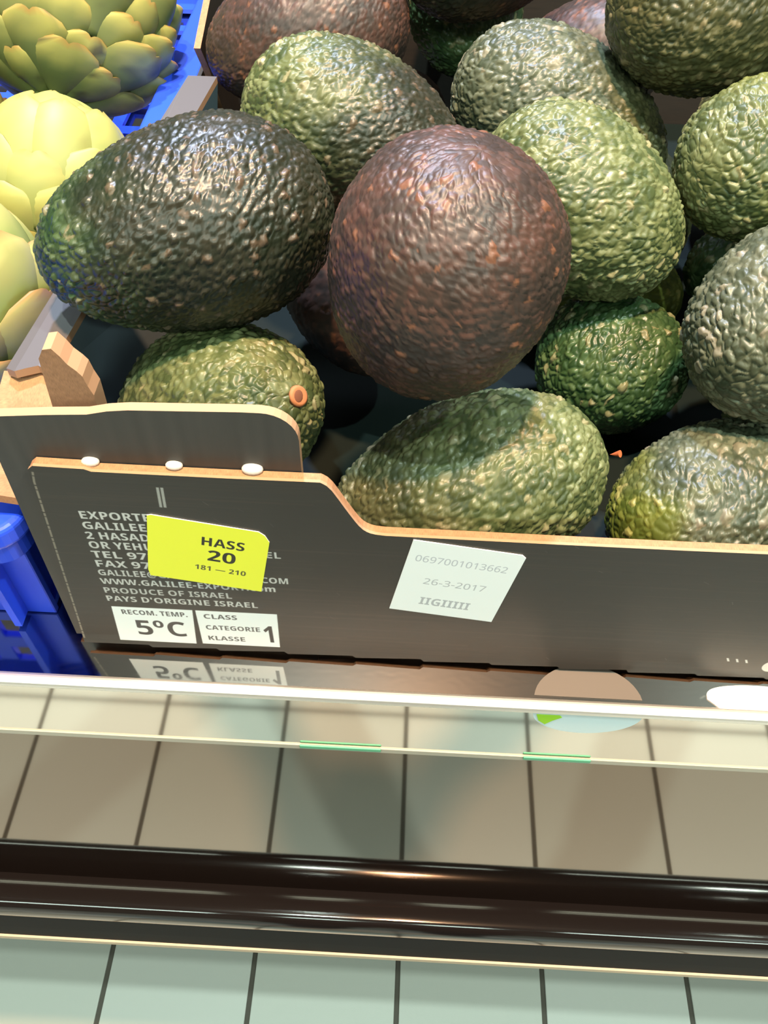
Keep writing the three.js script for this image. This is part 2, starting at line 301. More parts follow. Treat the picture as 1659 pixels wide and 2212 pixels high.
  skin('outer_skin', at(xo(zn), 0.0935, zn), at(xo(zf2), 0.0935, zf2), at(-0.1235, 0.074, zn), at(-0.1235, 0.074, zf2), V(0.0022, 0, 0), M.print);
  skin('outer_skin', at(-0.1235, 0.0742, TZ - 0.008), at(-0.1235, 0.0742, -0.588), at(-0.1235, 0.001, TZ - 0.008), at(-0.1235, 0.001, -0.588), V(0.0022, 0, 0), M.print);
  skin('inner_skin', at(xo(zn) + 0.0145, 0.092, zn), at(xo(zf2) + 0.0145, 0.092, zf2), at(-0.114, 0.003, zn), at(-0.1145, 0.003, zf2), V(-0.002, 0, 0), M.inner);
  // torn kraft fold at the open end of the hollow wall
  quad(at(-0.1395, 0.0915, -0.2165), at(-0.1165, 0.0915, -0.2165), at(-0.1165, 0.078, -0.170), at(-0.1385, 0.082, -0.170), V(0, -0.003, 0.0005), M.kraft, 'torn_fold');
  const tab = [[-0.1118, 0.098], [-0.1108, 0.112], [-0.1099, 0.1222], [-0.1078, 0.1258], [-0.105, 0.1264], [-0.1032, 0.1235], [-0.1018, 0.1205], [-0.0996, 0.1178], [-0.0984, 0.1158], [-0.0978, 0.1118], [-0.0968, 0.108], [-0.0975, 0.085], [-0.1128, 0.08]];
  mesh('torn_tab', slab(tab.map(([x, y]) => at(x, y, -0.1895)), V(0.001, 0.002, -0.0055)), [M.kraft, M.kraft, M.kraftPale], tray).userData.label = 'torn upright tab of bare brown cardboard';
  // raised corner at the back of the same wall
  mesh('back_corner_flap', slab([at(-0.1128, 0.1, -0.452), at(-0.1128, 0.085, -0.464), at(-0.1128, 0.049, -0.487), at(-0.1128, 0.004, -0.489), at(-0.1128, 0.004, -0.585), at(-0.1128, 0.12, -0.585), at(-0.1128, 0.118, -0.52)], V(-0.0035, 0, 0), V(0, 0, 1), V(0, 1, 0)), [M.print, M.print, M.kraft], tray);
  mesh('back_panel', box(-0.121, TXR, SH + 0.003, SH + 0.1, -0.5915, -0.588), M.print, tray);
  mesh('end_panel', box(TXR - 0.0035, TXR, SH + 0.003, SH + 0.095, -0.588, TZ - 0.0045), M.print, tray);
  // beads of hot glue squeezed out along the seam
  const glue = phys({ color: 0xe9e6df, roughness: 0.25, transmission: 0.3, thickness: 0 });
  for (const [x, s] of [[-0.0916, 0.0022], [-0.0668, 0.0021], [-0.0437, 0.0026]]) mesh('glue_bead', new THREE.SphereGeometry(s, 14, 10).scale(1.25, 0.7, 0.8).translate(x, SH + 0.1062, TZ - 0.0036), glue, tray);
}
// labels stuck on the front of the tray
function labelTex(w, h, draw) { const c = document.createElement('canvas'); c.width = w; c.height = h; const g = c.getContext('2d'); draw(g, w, h); const t = new THREE.CanvasTexture(c); t.colorSpace = THREE.SRGBColorSpace; return t; }
function sticker(name, label, cx, cy, w, h, ang, tex, clip) {
  const c = Math.cos(ang), s = Math.sin(ang), u = V(c, s, 0), v = V(-s, c, 0), ctr = V(cx, SH + cy, TZ + 0.00035);
  const org = ctr.clone().addScaledVector(u, -w / 2).addScaledVector(v, -h / 2);
  const pts = clip.map(([a, b]) => org.clone().addScaledVector(u, a * w).addScaledVector(v, b * h));
  tex.repeat.set(1 / w, 1 / h);
  const m = mesh(name, slab(pts, V(0, 0, -0.0003), u, v, org), [std({ map: tex, roughness: 0.6 }), paper(0xf0f0ee), paper(0xf0f0ee)], tray);
  m.userData.label = label;
}
sticker('yellow_label', 'bright yellow label reading HASS 20', -0.0621, 0.0669, 0.0385, 0.0342, -0.185, labelTex(512, 456, (g, w, h) => {
  g.fillStyle = '#eef03a'; g.fillRect(0, 0, w, h); g.fillStyle = '#26261c'; g.textAlign = 'center';
  g.font = 'bold 84px sans-serif'; g.save(); g.translate(318, 158); g.scale(0.95, 1); g.fillText('HASS', 0, 0); g.restore();
  g.font = 'bold 112px sans-serif'; g.save(); g.translate(318, 268); g.scale(1.05, 1); g.fillText('20', 0, 0); g.restore();
  g.font = 'bold 50px sans-serif'; g.fillStyle = '#55552a'; g.save(); g.translate(318, 348); g.scale(0.95, 1); g.fillText('181 — 210', 0, 0); g.restore();
}), [[0.02, 0], [1, 0], [1, 0.86], [0.955, 0.95], [0.9, 0.995], [0.03, 1], [0, 0.98], [0, 0.1]]);
sticker('white_label', 'white label with faint grey number and date', 0.0196, 0.0573, 0.0372, 0.0412, -0.155, labelTex(512, 568, (g, w, h) => {
  g.fillStyle = '#eef2f4'; g.fillRect(0, 0, w, h); g.textAlign = 'left';
  g.fillStyle = '#b9bcc6'; g.font = '66px sans-serif'; g.save(); g.translate(38, 150); g.scale(0.9, 1); g.fillText('0697001013662', 0, 0); g.restore();
  g.fillStyle = '#b4b7bf'; g.font = '66px sans-serif'; g.save(); g.translate(110, 320); g.scale(1.0, 1); g.fillText('26-3-2017', 0, 0); g.restore();
  g.font = 'bold 84px sans-serif'; g.fillStyle = '#b0b3ba'; g.save(); g.translate(125, 492); g.scale(0.85, 1); g.fillText('IIGIIIII', 0, 0); g.restore();
}), [[0, 0], [0.99, 0], [1, 0.97], [0.96, 1], [0.01, 1]]);

// ---------------------------------------------------------------- avocados
function hash(i, j, k, s) { let h = Math.imul(i, 374761393) ^ Math.imul(j, 668265263) ^ Math.imul(k, 2147483647 ^ 0x5bd1e995) ^ Math.imul(s, 1274126177); h = Math.imul(h ^ (h >>> 13), 1274126177); h ^= h >>> 16; return (h >>> 0) / 4294967296; }
const wc = { f1: 0, f2: 0, id: 0 };
function worley(x, y, z, s) {
  const ix = Math.floor(x), iy = Math.floor(y), iz = Math.floor(z); let f1 = 9, f2 = 9, id = 0;
  for (let a = -1; a <= 1; a++) for (let b = -1; b <= 1; b++) for (let c = -1; c <= 1; c++) {
    const i = ix + a, j = iy + b, k = iz + c, h = hash(i, j, k, s);
    const dx = i + h - x, dy = j + ((h * 57.31) % 1) - y, dz = k + ((h * 331.7) % 1) - z, d = dx * dx + dy * dy + dz * dz;
    if (d < f1) { f2 = f1; f1 = d; id = h; } else if (d < f2) f2 = d;
  }
  wc.f1 = Math.sqrt(f1); wc.f2 = Math.sqrt(f2); wc.id = (id * 97.13) % 1;
}
const SKIN = {
  green: { a: lin(0x48522f), b: lin(0x686e49), c: lin(0x2c3a21), fleck: lin(0x8b8363), amp: 0.0012, cell: 0.0035, rough: 0.42 },
  deep: { a: lin(0x2d4525), b: lin(0x495e3a), c: lin(0x1e331c), fleck: lin(0x877f5f), amp: 0.0012, cell: 0.0035, rough: 0.38 },
  olive: { a: lin(0x3c3f26), b: lin(0x535235), c: lin(0x282d1a), fleck: lin(0x7b7052), amp: 0.0011, cell: 0.0033, rough: 0.42 },
  dark: { a: lin(0x22241a), b: lin(0x2f2d22), c: lin(0x181f13), fleck: lin(0x5c4b3c), amp: 0.0009, cell: 0.0027, rough: 0.38 },
  brown: { a: lin(0x392e29), b: lin(0x4b352e), c: lin(0x29221f), fleck: lin(0x724b35), amp: 0.00055, cell: 0.0025, rough: 0.46 },
  greygreen: { a: lin(0x424938), b: lin(0x5c604c), c: lin(0x2d3627), fleck: lin(0x7e7764), amp: 0.0012, cell: 0.0036, rough: 0.42 },
  yellow: { a: lin(0x49511a), b: lin(0x63672a), c: lin(0x354013), fleck: lin(0x8b8348), amp: 0.0008, cell: 0.0033, rough: 0.42 },
};
function avocadoGeo(L, W, k, kind, seed, n, m, second, blend) {
  const S = SKIN[kind], S2 = second ? SKIN[second] : S;
  const pos = [], col = [], idx = [];
  const prof = (t) => Math.sqrt(Math.max(0, 1 - t * t)) * (1 - k * t - 0.1 * k * (1 - t * t));
  const sx = seed * 13.7;
  const vert = (t, th) => {
    const r = prof(t) * W / 2; let x = r * Math.cos(th), z = r * Math.sin(th), y = t * L / 2;
    // outward direction from the slope of the outline
    const e = 0.002, dr = (prof(Math.min(1, t + e)) - prof(Math.max(-1, t - e))) * W / 2, dy = (Math.min(1, t + e) - Math.max(-1, t - e)) * L / 2;
    let nx = dy * Math.cos(th), nz = dy * Math.sin(th), ny = -dr; if (Math.abs(t) > 0.9999) { nx = nz = 0; ny = Math.sign(t); } const l = Math.hypot(nx, ny, nz) || 1; nx /= l; ny /= l; nz /= l;
    const mixk = second ? smooth(blend[0], blend[1], t + 0.35 * noise.noise(x * 60 + sx, y * 60, z * 60)) : 0;
    const cell = S.cell + (S2.cell - S.cell) * mixk, amp = S.amp + (S2.amp - S.amp) * mixk;
    const wx = noise.noise(x * 260 + sx, y * 260, z * 260) * 0.45, wy = noise.noise(x * 260, y * 260 + sx, z * 260 + 9) * 0.45;
    worley(x / cell + wx + sx, y / cell * 1.15 + wy, z / cell + wx, seed);
    const cellTone = wc.id, gap = wc.f2 - wc.f1;
    const dome = Math.min(1, gap * 1.7); const relief = dome * (2 - dome);
    const poleFade = 1 - 0.45 * smooth(0.86, 1, Math.abs(t));
    const big = noise.noise(x * 45 + sx, y * 45, z * 45), mid = noise.noise(x * 130, y * 130 + sx, z * 130);
    const d = amp * poleFade * (relief * (0.55 + 0.75 * cellTone) - 0.5) + 0.0006 * big + 0.00035 * mid;
    pos.push(x + nx * d, y + ny * d, z + nz * d);
    const tone = 0.5 + 0.5 * noise.noise(x * 70 - sx, y * 70, z * 70 + 3) ;
    const pick = (q) => { let c = mix(q.a, q.b, smooth(0.35, 0.8, tone * 0.55 + cellTone * 0.45)); c = mix(c, q.c, smooth(0.55, 0.1, tone * 0.5 + cellTone * 0.5) * 0.85); if (cellTone > 0.955) c = mix(c, q.fleck, 0.6); return c; };
    const c = second ? mix(pick(S), pick(S2), mixk) : pick(S);
    col.push(c[0], c[1], c[2]);
  };
  vert(-1, 0);
  for (let i = 1; i < n; i++) { const t = -Math.cos(Math.PI * i / n); for (let j = 0; j < m; j++) vert(t, 2 * Math.PI * j / m); }
  vert(1, 0);
  const id = (i, j) => 1 + (i - 1) * m + ((j + m) % m), last = pos.length / 3 - 1;
  for (let j = 0; j < m; j++) idx.push(0, id(1, j), id(1, j + 1), last, id(n - 1, j + 1), id(n - 1, j));
  for (let i = 1; i < n - 1; i++) for (let j = 0; j < m; j++) idx.push(id(i, j), id(i + 1, j), id(i + 1, j + 1), id(i, j), id(i + 1, j + 1), id(i, j + 1));
  const g = new THREE.BufferGeometry(); g.setAttribute('position', new THREE.Float32BufferAttribute(pos, 3)); g.setAttribute('color', new THREE.Float32BufferAttribute(col, 3)); g.setIndex(idx); g.computeVertexNormals(); return g;
}
const skinMat = {}; for (const k in SKIN) skinMat[k] = phys({ color: 0xffffff, vertexColors: true, roughness: SKIN[k].rough, specularIntensity: 0.9 });
const scar = std({ color: 0xa86c42, roughness: 0.8 }), scarDark = std({ color: 0x6b4028, roughness: 0.9 });
let avoSeed = 1;
function avocado(label, c, ax, L, W, k, kind, opt = {}) {
  const s = avoSeed++, hi = opt.res ?? 1;
  const g = group('avocado', label, 'avocado', 'avocados piled in the tray');
  g.position.set(...c); g.quaternion.setFromUnitVectors(V(0, 1, 0), V(...ax).normalize()); if (opt.spin) g.rotateY(opt.spin);
  mesh('skin', avocadoGeo(L, W, k, kind, s, Math.round(210 * hi), Math.round(300 * hi), opt.second, opt.blend), skinMat[kind], g);
  if (opt.scar) {
    const q = V(0, 1, 0).multiplyScalar(L / 2 - 0.0012);
    const lp = [[0, 0.0015], [0.0015, 0.0016], [0.0028, 0.0018], [0.0036, 0.0014], [0.0041, 0.0002], [0, -0.001]].map((p) => new THREE.Vector2(...p)).reverse();
    const st = mesh('stem_scar', new THREE.LatheGeometry(lp, 20), scar, g); st.position.copy(q); st.userData.label = 'orange brown stem scar';
    mesh('scar_pit', new THREE.SphereGeometry(0.002, 12, 8).scale(1, 0.18, 1.25), scarDark, st).position.set(-0.0006, 0.0016, 0.0004);
  }
  if (opt.stub) {
    const t = mesh('stem_stub', new THREE.ConeGeometry(0.0015, 0.0045, 9).rotateX(-0.4), opt.stub === true ? std({ color: 0x4a5a36, roughness: 0.7 }) : std({ color: 0xa8582c, roughness: 0.8 }), g);
    if (opt.stub === true) t.position.set(0.001, L / 2 + 0.001, 0); else { g.updateMatrixWorld(true); t.position.copy(g.worldToLocal(V(...opt.stub))); t.rotation.z = 0.9; }
  }
  return g;
}
avocado('dark greenish black avocado resting on the tray rim beside the artichokes', [-0.0781, 1.1487, -0.2572], [-0.9398, -0.1066, 0.3248], 0.1036, 0.0704, 0.16, 'dark', { second: 'deep', blend: [0.15, 1.3] });
avocado('avocado turning from bright green to brown behind the round brown one', [-0.0259, 1.1344, -0.3544], [0.9291, -0.3338, 0.1591], 0.101, 0.0686, 0.1, 'green', { second: 'dark', blend: [-0.75, 0.35] });
avocado('ripe reddish brown avocado lying on top of the pile', [0.0098, 1.1605, -0.2206], [-0.1863, -0.9814, -0.0465], 0.0857, 0.0723, 0.12, 'brown');
avocado('plain green avocado tucked behind the reddish brown one', [0.0678, 1.1257, -0.3194], [0.8512, -0.4299, 0.3012], 0.0929, 0.0702, 0.1, 'green');
avocado('muted green avocado behind the plain green one', [0.0679, 1.1198, -0.4022], [0.9023, -0.3271, 0.2809], 0.1095, 0.0729, 0.14, 'greygreen', { second: 'olive', blend: [-0.3, 0.6] });
avocado('yellowish green avocado between the olive one and the grey green one', [0.1492, 1.1389, -0.3397], [0.8692, -0.1207, -0.4794], 0.0936, 0.0652, 0.1, 'green', { second: 'yellow', blend: [-0.9, 0.2] });
avocado('grey green avocado lying across the small deep green one', [0.1454, 1.1248, -0.259], [0.7551, 0.1707, -0.633], 0.0992, 0.0694, 0.1, 'greygreen');
avocado('small deep green avocado low between the four larger ones', [0.0928, 1.062, -0.2972], [0.981, 0.0683, 0.1816], 0.0687, 0.0635, 0.08, 'deep', { stub: true });
avocado('green avocado with a yellowish end at the low front edge', [0.1251, 1.0626, -0.2145], [-0.911, -0.1039, 0.3991], 0.0919, 0.0685, -0.04, 'greygreen', { second: 'yellow', blend: [0.4, 0.85], stub: [0.083, 1.0752, -0.2294] });
avocado('large green avocado against the low front edge above the white label', [0.0249, 1.075, -0.2092], [-0.9469, -0.2076, 0.2455], 0.106, 0.0672, 0.14, 'green', { second: 'olive', blend: [-0.4, 0.8] });
avocado('green avocado showing its orange stem scar behind the corner flap', [-0.069, 1.0866, -0.2318], [0.69, 0.6, 0.405], 0.0945, 0.0685, 0.12, 'green', { scar: true, second: 'olive', blend: [0.3, -0.9] });
avocado('dull brown avocado behind the bright green one next to the blue crate', [-0.0584, 1.1303, -0.4606], [-0.9633, -0.1843, 0.1954], 0.1067, 0.071, 0.1, 'brown', { res: 0.8 });
avocado('dark green avocado in the gap at the back of the pile', [0.0242, 1.1241, -0.5385], [-0.0447, 0.613, -0.7888], 0.0903, 0.0662, 0.1, 'deep', { res: 0.7 });
avocado('brown avocado high on the pile behind the muted green one', [0.0288, 1.166, -0.486], [0.9772, 0.0964, -0.1889], 0.091, 0.067, 0.1, 'dark', { res: 0.7, second: 'brown', blend: [-0.5, 0.4] });
avocado('broad olive avocado on top of the pile above the yellowish one', [0.1287, 1.1737, -0.4058], [0.936, 0.0024, -0.3519], 0.105, 0.074, 0.08, 'olive', { res: 0.9 });
const low = [   // the layer below the pile, seen in the gaps
  [[0.0428, 1.0624, -0.4599], [-0.4178, 0.1771, 0.8911], 0.0841, 0.0636, 'olive', 'olive avocado deep below the brown one high on the pile'],
  [[-0.0177, 1.0616, -0.5108], [0.5599, -0.079, -0.8248], 0.0891, 0.0621, 'brown', 'brown avocado deep in the gap beside the dull brown one'],
  [[0.1819, 1.0858, -0.4584], [-0.0536, 0.1041, -0.9931], 0.0953, 0.0612, 'olive', 'shaded avocado under the broad olive one'],
  [[-0.0218, 1.0892, -0.3046], [-0.6577, -0.0739, -0.7497], 0.0916, 0.0617, 'brown', 'shaded avocado squeezed under the greenish black and reddish brown ones'],
  [[0.1795, 1.061, -0.3766], [-0.9551, 0.0997, 0.279], 0.0847, 0.0607, 'deep', 'shaded green avocado under the yellowish green one'],
  [[0.1811, 1.0629, -0.2845], [-0.7828, -0.2589, 0.5658], 0.0938, 0.0646, 'green', 'shaded avocado under the grey green one'],
  [[0.1165, 1.0627, -0.4249], [-0.0007, 0.0464, -0.9989], 0.0903, 0.0641, 'olive', 'shaded avocado in the gap behind the plain green one'],
  [[0.0963, 1.1008, -0.5146], [-0.9575, -0.2626, -0.1193], 0.0914, 0.0629, 'brown', 'brown avocado in the gap behind the muted green one'],
  [[0.0927, 1.0598, -0.3566], [0.9641, 0.0162, 0.265], 0.084, 0.0583, 'yellow', 'yellowish avocado peeping out behind the small deep green one'],
];
for (const [c, ax, L, W, kind, label] of low) avocado(label, c, ax, L, W, 0.12, kind, { res: 0.5 });

// ---------------------------------------------------------------- blue crate with artichokes
const CX1 = -0.1275, CX0 = -0.53, CZ1 = -0.1745, CZ0 = -0.78;
{
  const g = group('plastic_crate', 'blue plastic crate of artichokes beside the cardboard tray', 'crate');
  const blue = phys({ color: 0x2b52f5, roughness: 0.34, specularIntensity: 0.8 });
  const wallWithHoles = (len, h, pitch) => {           // local: x along the wall, y up
    const s = new THREE.Shape([[0, 0], [len, 0], [len, h], [0, h]].map((p) => new THREE.Vector2(...p)));
    for (let x = 0.012; x + 0.012 < len; x += pitch) for (const [y0, y1] of [[0.006, 0.02], [0.028, 0.04]]) {
      const p = new THREE.Path(); p.moveTo(x, y0); p.lineTo(x, y1); p.lineTo(x + pitch * 0.55, y1); p.lineTo(x + pitch * 0.55, y0); p.closePath(); s.holes.push(p);
    }
    return new THREE.ExtrudeGeometry(s, { depth: 0.0025, bevelEnabled: true, bevelSize: 0.0004, bevelThickness: 0.0004, bevelSegments: 1 });
  };
  const W = CX1 - CX0 - 0.016, D = CZ1 - CZ0 - 0.012, h = 0.062;
  mesh('crate_front', wallWithHoles(W, h, 0.0165).translate(CX0 + 0.008, SH + 0.001, CZ1 - 0.003), blue, g);
  mesh('crate_back', wallWithHoles(W, h, 0.0165).translate(CX0 + 0.008, SH + 0.001, CZ0 + 0.006), blue, g);
  mesh('crate_side', wallWithHoles(D, h, 0.0165).rotateY(Math.PI / 2).translate(CX1 - 0.014, SH + 0.001, CZ1 - 0.003), blue, g);
  mesh('crate_side', wallWithHoles(D, h, 0.0165).rotateY(Math.PI / 2).translate(CX0 + 0.008, SH + 0.001, CZ1 - 0.003), blue, g);
  // moulded rim: wide flange with a rolled skirt and round corners
  const ring = (x0, x1, z0, z1, r) => { const s = new THREE.Shape(); s.moveTo(x0 + r, z0); s.lineTo(x1 - r, z0); s.quadraticCurveTo(x1, z0, x1, z0 + r); s.lineTo(x1, z1 - r); s.quadraticCurveTo(x1, z1, x1 - r, z1); s.lineTo(x0 + r, z1); s.quadraticCurveTo(x0, z1, x0, z1 - r); s.lineTo(x0, z0 + r); s.quadraticCurveTo(x0, z0, x0 + r, z0); return s; };
  const rim = ring(CX0, CX1, -(CZ1 + 0.012), -CZ0, 0.014); rim.holes.push(ring(CX0 + 0.016, CX1 - 0.016, -(CZ1 - 0.006), -CZ0 - 0.016, 0.01));
  const rg = new THREE.ExtrudeGeometry(rim, { depth: 0.005, bevelEnabled: true, bevelSize: 0.0025, bevelThickness: 0.0025, bevelSegments: 4, curveSegments: 10 }).rotateX(-Math.PI / 2).translate(0, SH + 0.0625, 0);
  mesh('crate_rim', rg, blue, g);
  const s2 = ring(CX0 + 0.001, CX1 - 0.001, -(CZ1 + 0.011), -CZ0 - 0.001, 0.013); s2.holes.push(ring(CX0 + 0.0035, CX1 - 0.0035, -(CZ1 + 0.0085), -CZ0 - 0.0035, 0.0115));
  mesh('rim_skirt', new THREE.ExtrudeGeometry(s2, { depth: 0.014, bevelEnabled: false, curveSegments: 10 }).rotateX(-Math.PI / 2).translate(0, SH + 0.05, 0), blue, g);
  for (let i = 0; i < 9; i++) { const x = CX1 - 0.02 - i * 0.045; mesh('rib', box(x - 0.0014, x + 0.0014, SH + 0.002, SH + 0.06, CZ1, CZ1 + 0.0075), blue, g); }
  // slatted floor
  const bs = new THREE.Shape([[0, 0], [W, 0], [W, D], [0, D]].map((p) => new THREE.Vector2(...p)));
  for (let x = 0.015; x < W - 0.02; x += 0.028) for (let y = 0.015; y < D - 0.02; y += 0.04) { const p = new THREE.Path(); p.moveTo(x, y); p.lineTo(x, y + 0.03); p.lineTo(x + 0.02, y + 0.03); p.lineTo(x + 0.02, y); p.closePath(); bs.holes.push(p); }
  mesh('crate_base', new THREE.ExtrudeGeometry(bs, { depth: 0.003, bevelEnabled: false }).rotateX(-Math.PI / 2).translate(CX0 + 0.008, SH + 0.002, CZ1 - 0.003), blue, g);
}
function bractGeo(R, H, f0, span, half, lift, tint, seed, rise) {
  const ns = 8, nt = 11, P = [], C = [], I = []; const r = rng(seed);
  const green = lin(tint[0]), tip = lin(tint[1]), edge = lin(tint[2]), spot = lin(tint[3]); const sx = seed * 3.1;
  const pt = (s, t, inner) => {
    const notch = 0.05 * Math.exp(-((s / 0.22) ** 2)) * smooth(0.7, 1, t);
    const tt = t - notch, shape = t < 0.55 ? 0.8 + 0.2 * Math.sin(t / 0.55 * Math.PI / 2) : Math.sqrt(Math.max(0.0, 1 - ((t - 0.55) / 0.465) ** 2)) * 0.96 + 0.04;
    const f = f0 - span * tt, th = s * half * shape * (1 + 0.25 * t);
    const out = 1 + rise + lift * (0.15 + 0.85 * tt * tt) + 0.04 * Math.sin(Math.PI * t) * (1 - s * s) - 0.075 * s * s * (1 - 0.3 * t) - (inner ? 0.055 * (0.4 + 0.6 * (1 - t)) : 0);
    const sf = Math.sin(Math.max(0.12, f));
    return [R * sf * out * Math.sin(th), H * Math.cos(f) * (1 + 0.5 * (out - 1)), R * sf * out * Math.cos(th)];
  };
  for (const inner of [0, 1]) for (let i = 0; i <= nt; i++) for (let j = 0; j <= ns; j++) {
    const t = i / nt, s = -1 + 2 * j / ns, p = pt(s, t, inner); P.push(...p);
    const n = noise.noise(p[0] * 90 + sx, p[1] * 90, p[2] * 90), n2 = noise.noise(p[0] * 260, p[1] * 260 + sx, p[2] * 260);
    let c = mix(green, tip, smooth(0.45, 1, t + 0.25 * n)); c = mix(c, edge, smooth(0.93, 1.02, Math.max(t, Math.abs(s) * 0.6 + t * 0.42) + 0.04 * n2) * 0.75);
    c = mix(c, spot, smooth(0.28, 0.5, n) * 0.75 * tint[4]); C.push(...c);
  }
  const id = (l, i, j) => l * (nt + 1) * (ns + 1) + i * (ns + 1) + j;
  for (let i = 0; i < nt; i++) for (let j = 0; j < ns; j++) { const a = id(0, i, j), b = id(0, i, j + 1), c = id(0, i + 1, j + 1), d = id(0, i + 1, j); I.push(a, b, c, a, c, d); const e = id(1, i, j), f = id(1, i, j + 1), g2 = id(1, i + 1, j + 1), h2 = id(1, i + 1, j); I.push(e, g2, f, e, h2, g2); }
  for (let i = 0; i < nt; i++) for (const j of [0, ns]) { const a = id(0, i, j), b = id(0, i + 1, j), c = id(1, i + 1, j), d = id(1, i, j); j ? I.push(a, c, b, a, d, c) : I.push(a, b, c, a, c, d); }
  for (let j = 0; j < ns; j++) for (const i of [0, nt]) { const a = id(0, i, j), b = id(0, i, j + 1), c = id(1, i, j + 1), d = id(1, i, j); i ? I.push(a, b, c, a, c, d) : I.push(a, c, b, a, d, c); }
  const g = new THREE.BufferGeometry(); g.setAttribute('position', new THREE.Float32BufferAttribute(P, 3)); g.setAttribute('color', new THREE.Float32BufferAttribute(C, 3)); g.setIndex(I); g.computeVertexNormals(); return g;
}
const bractMat = phys({ vertexColors: true, roughness: 0.5, specularIntensity: 0.6 });
function artichoke(label, c, ax, R, H, tint, seed, spin, open = 1, dense = true) {
  const g = group('artichoke', label, 'artichoke', 'artichokes in the blue crate');
  g.position.set(...c); g.quaternion.setFromUnitVectors(V(0, 1, 0), V(...ax).normalize()); g.rotateY(spin);
  mesh('heart', new THREE.SphereGeometry(1, 32, 24).scale(R * 0.96, H * 0.96, R * 0.96), std({ color: tint[0], roughness: 0.6 }), g);
  mesh('stem', new THREE.CylinderGeometry(R * 0.2, R * 0.24, H * 0.3, 16).translate(0, -H * 1.0, 0), std({ color: 0x7c8a4a, roughness: 0.7 }), g);
  const r = rng(seed); const D = Math.PI / 180;
  const rings = dense ? [[172, 36, 8, 0.12], [156, 36, 10, 0.16], [140, 36, 12, 0.18], [124, 36, 13, 0.18], [108, 36, 13, 0.17], [92, 36, 13, 0.15], [76, 36, 12, 0.13], [60, 34, 10, 0.1], [46, 30, 8, 0.07], [32, 24, 6, 0.04]]
    : [[168, 48, 7, 0.1], [146, 50, 8, 0.13], [122, 52, 8, 0.14], [98, 54, 8, 0.13], [76, 52, 7, 0.1], [55, 46, 6, 0.07], [36, 34, 5, 0.03]];
  rings.forEach(([f0, sp, n, lift], k) => {
    const geos = [0, 1, 2].map((v) => bractGeo(R, H, f0 * D, sp * D * (0.9 + 0.12 * v), Math.PI / n * 1.12 * (1 + 0.05 * v), lift * open * (0.8 + 0.35 * v), tint, seed * 100 + k * 10 + v, 0.02));
    for (let i = 0; i < n; i++) { const b = mesh('bract', geos[Math.floor(r() * 3)], bractMat, g); b.rotation.y = 2 * Math.PI * (i + 0.5 * (k % 2) + (r() - 0.5) * 0.25) / n; b.rotation.x = (r() - 0.5) * 0.05; }
  });
}
artichoke('large green artichoke with dark bruised bracts behind the pale one', [-0.193, SH + 0.1, -0.495], [0.1, 0.62, -0.78], 0.05, 0.052, [0x657043, 0xa9a55c, 0x96683a, 0x3c3a30, 1], 5, 0.4, 1.2);
artichoke('pale yellow green artichoke with smooth tight bracts beside the tray', [-0.1805, SH + 0.0575, -0.386], [0.05, 0.75, -0.65], 0.0365, 0.042, [0x868c4f, 0xa3a05a, 0x8a763e, 0x66663a, 0.5], 9, 0.1, 1.1, false);
artichoke('fresh green artichoke with reddish bract edges nearest the torn cardboard', [-0.2, SH + 0.056, -0.294], [-0.25, 0.85, -0.45], 0.041, 0.046, [0x77854a, 0xaaa666, 0x86502f, 0x5c6634, 0.45], 14, 1.0, 1.5, false);
artichoke('brownish green artichoke against the large bruised one', [-0.262, SH + 0.066, -0.42], [-0.1, 0.8, -0.5], 0.042, 0.046, [0x5f5e2a, 0x827640, 0x754d2f, 0x443524, 1], 21, 0.7, 1.0);

// ---------------------------------------------------------------- person in the aisle (outside the frame, shades the front of the case)
function fieldGeo(res, c, half, dist) {               // closed surface where dist() = 0 inside a cube of half size half round c
  const mc = new MarchingCubes(res, M.dark, false, false, 120000); mc.isolation = 0;
  for (let k = 0; k < res; k++) for (let j = 0; j < res; j++) for (let i = 0; i < res; i++) { const q = (n) => (n - res / 2) / (res / 2) * half; mc.field[i + j * res + k * res * res] = -dist(c[0] + q(i), c[1] + q(j), c[2] + q(k)); }
  mc.update(); const n = mc.count, p = new Float32Array(n * 3), nn = new Float32Array(n * 3);
  for (let i = 0; i < n; i++) for (let a = 0; a < 3; a++) { p[i * 3 + a] = mc.positionArray[i * 3 + a] * half + c[a]; nn[i * 3 + a] = mc.normalArray[i * 3 + a]; }
  const g = new THREE.BufferGeometry(); g.setAttribute('position', new THREE.BufferAttribute(p, 3)); g.setAttribute('normal', new THREE.BufferAttribute(nn, 3)); return g;
}
function cone(b) { const [ax, ay, az, ra, bx, by, bz, rb] = b, dx = bx - ax, dy = by - ay, dz = bz - az, l = dx * dx + dy * dy + dz * dz; return (x, y, z) => { const t = Math.min(1, Math.max(0, ((x - ax) * dx + (y - ay) * dy + (z - az) * dz) / l)); return Math.hypot(x - ax - t * dx, y - ay - t * dy, z - az - t * dz) - (ra + (rb - ra) * t); }; }
function blend(bones, k) { const f = bones.map(cone); return (x, y, z) => { let d = 1e3; for (const g of f) { const e = g(x, y, z), h = Math.max(0, k - Math.abs(d - e)) / k; d = Math.min(d, e) - h * h * k / 4; } return d; }; }
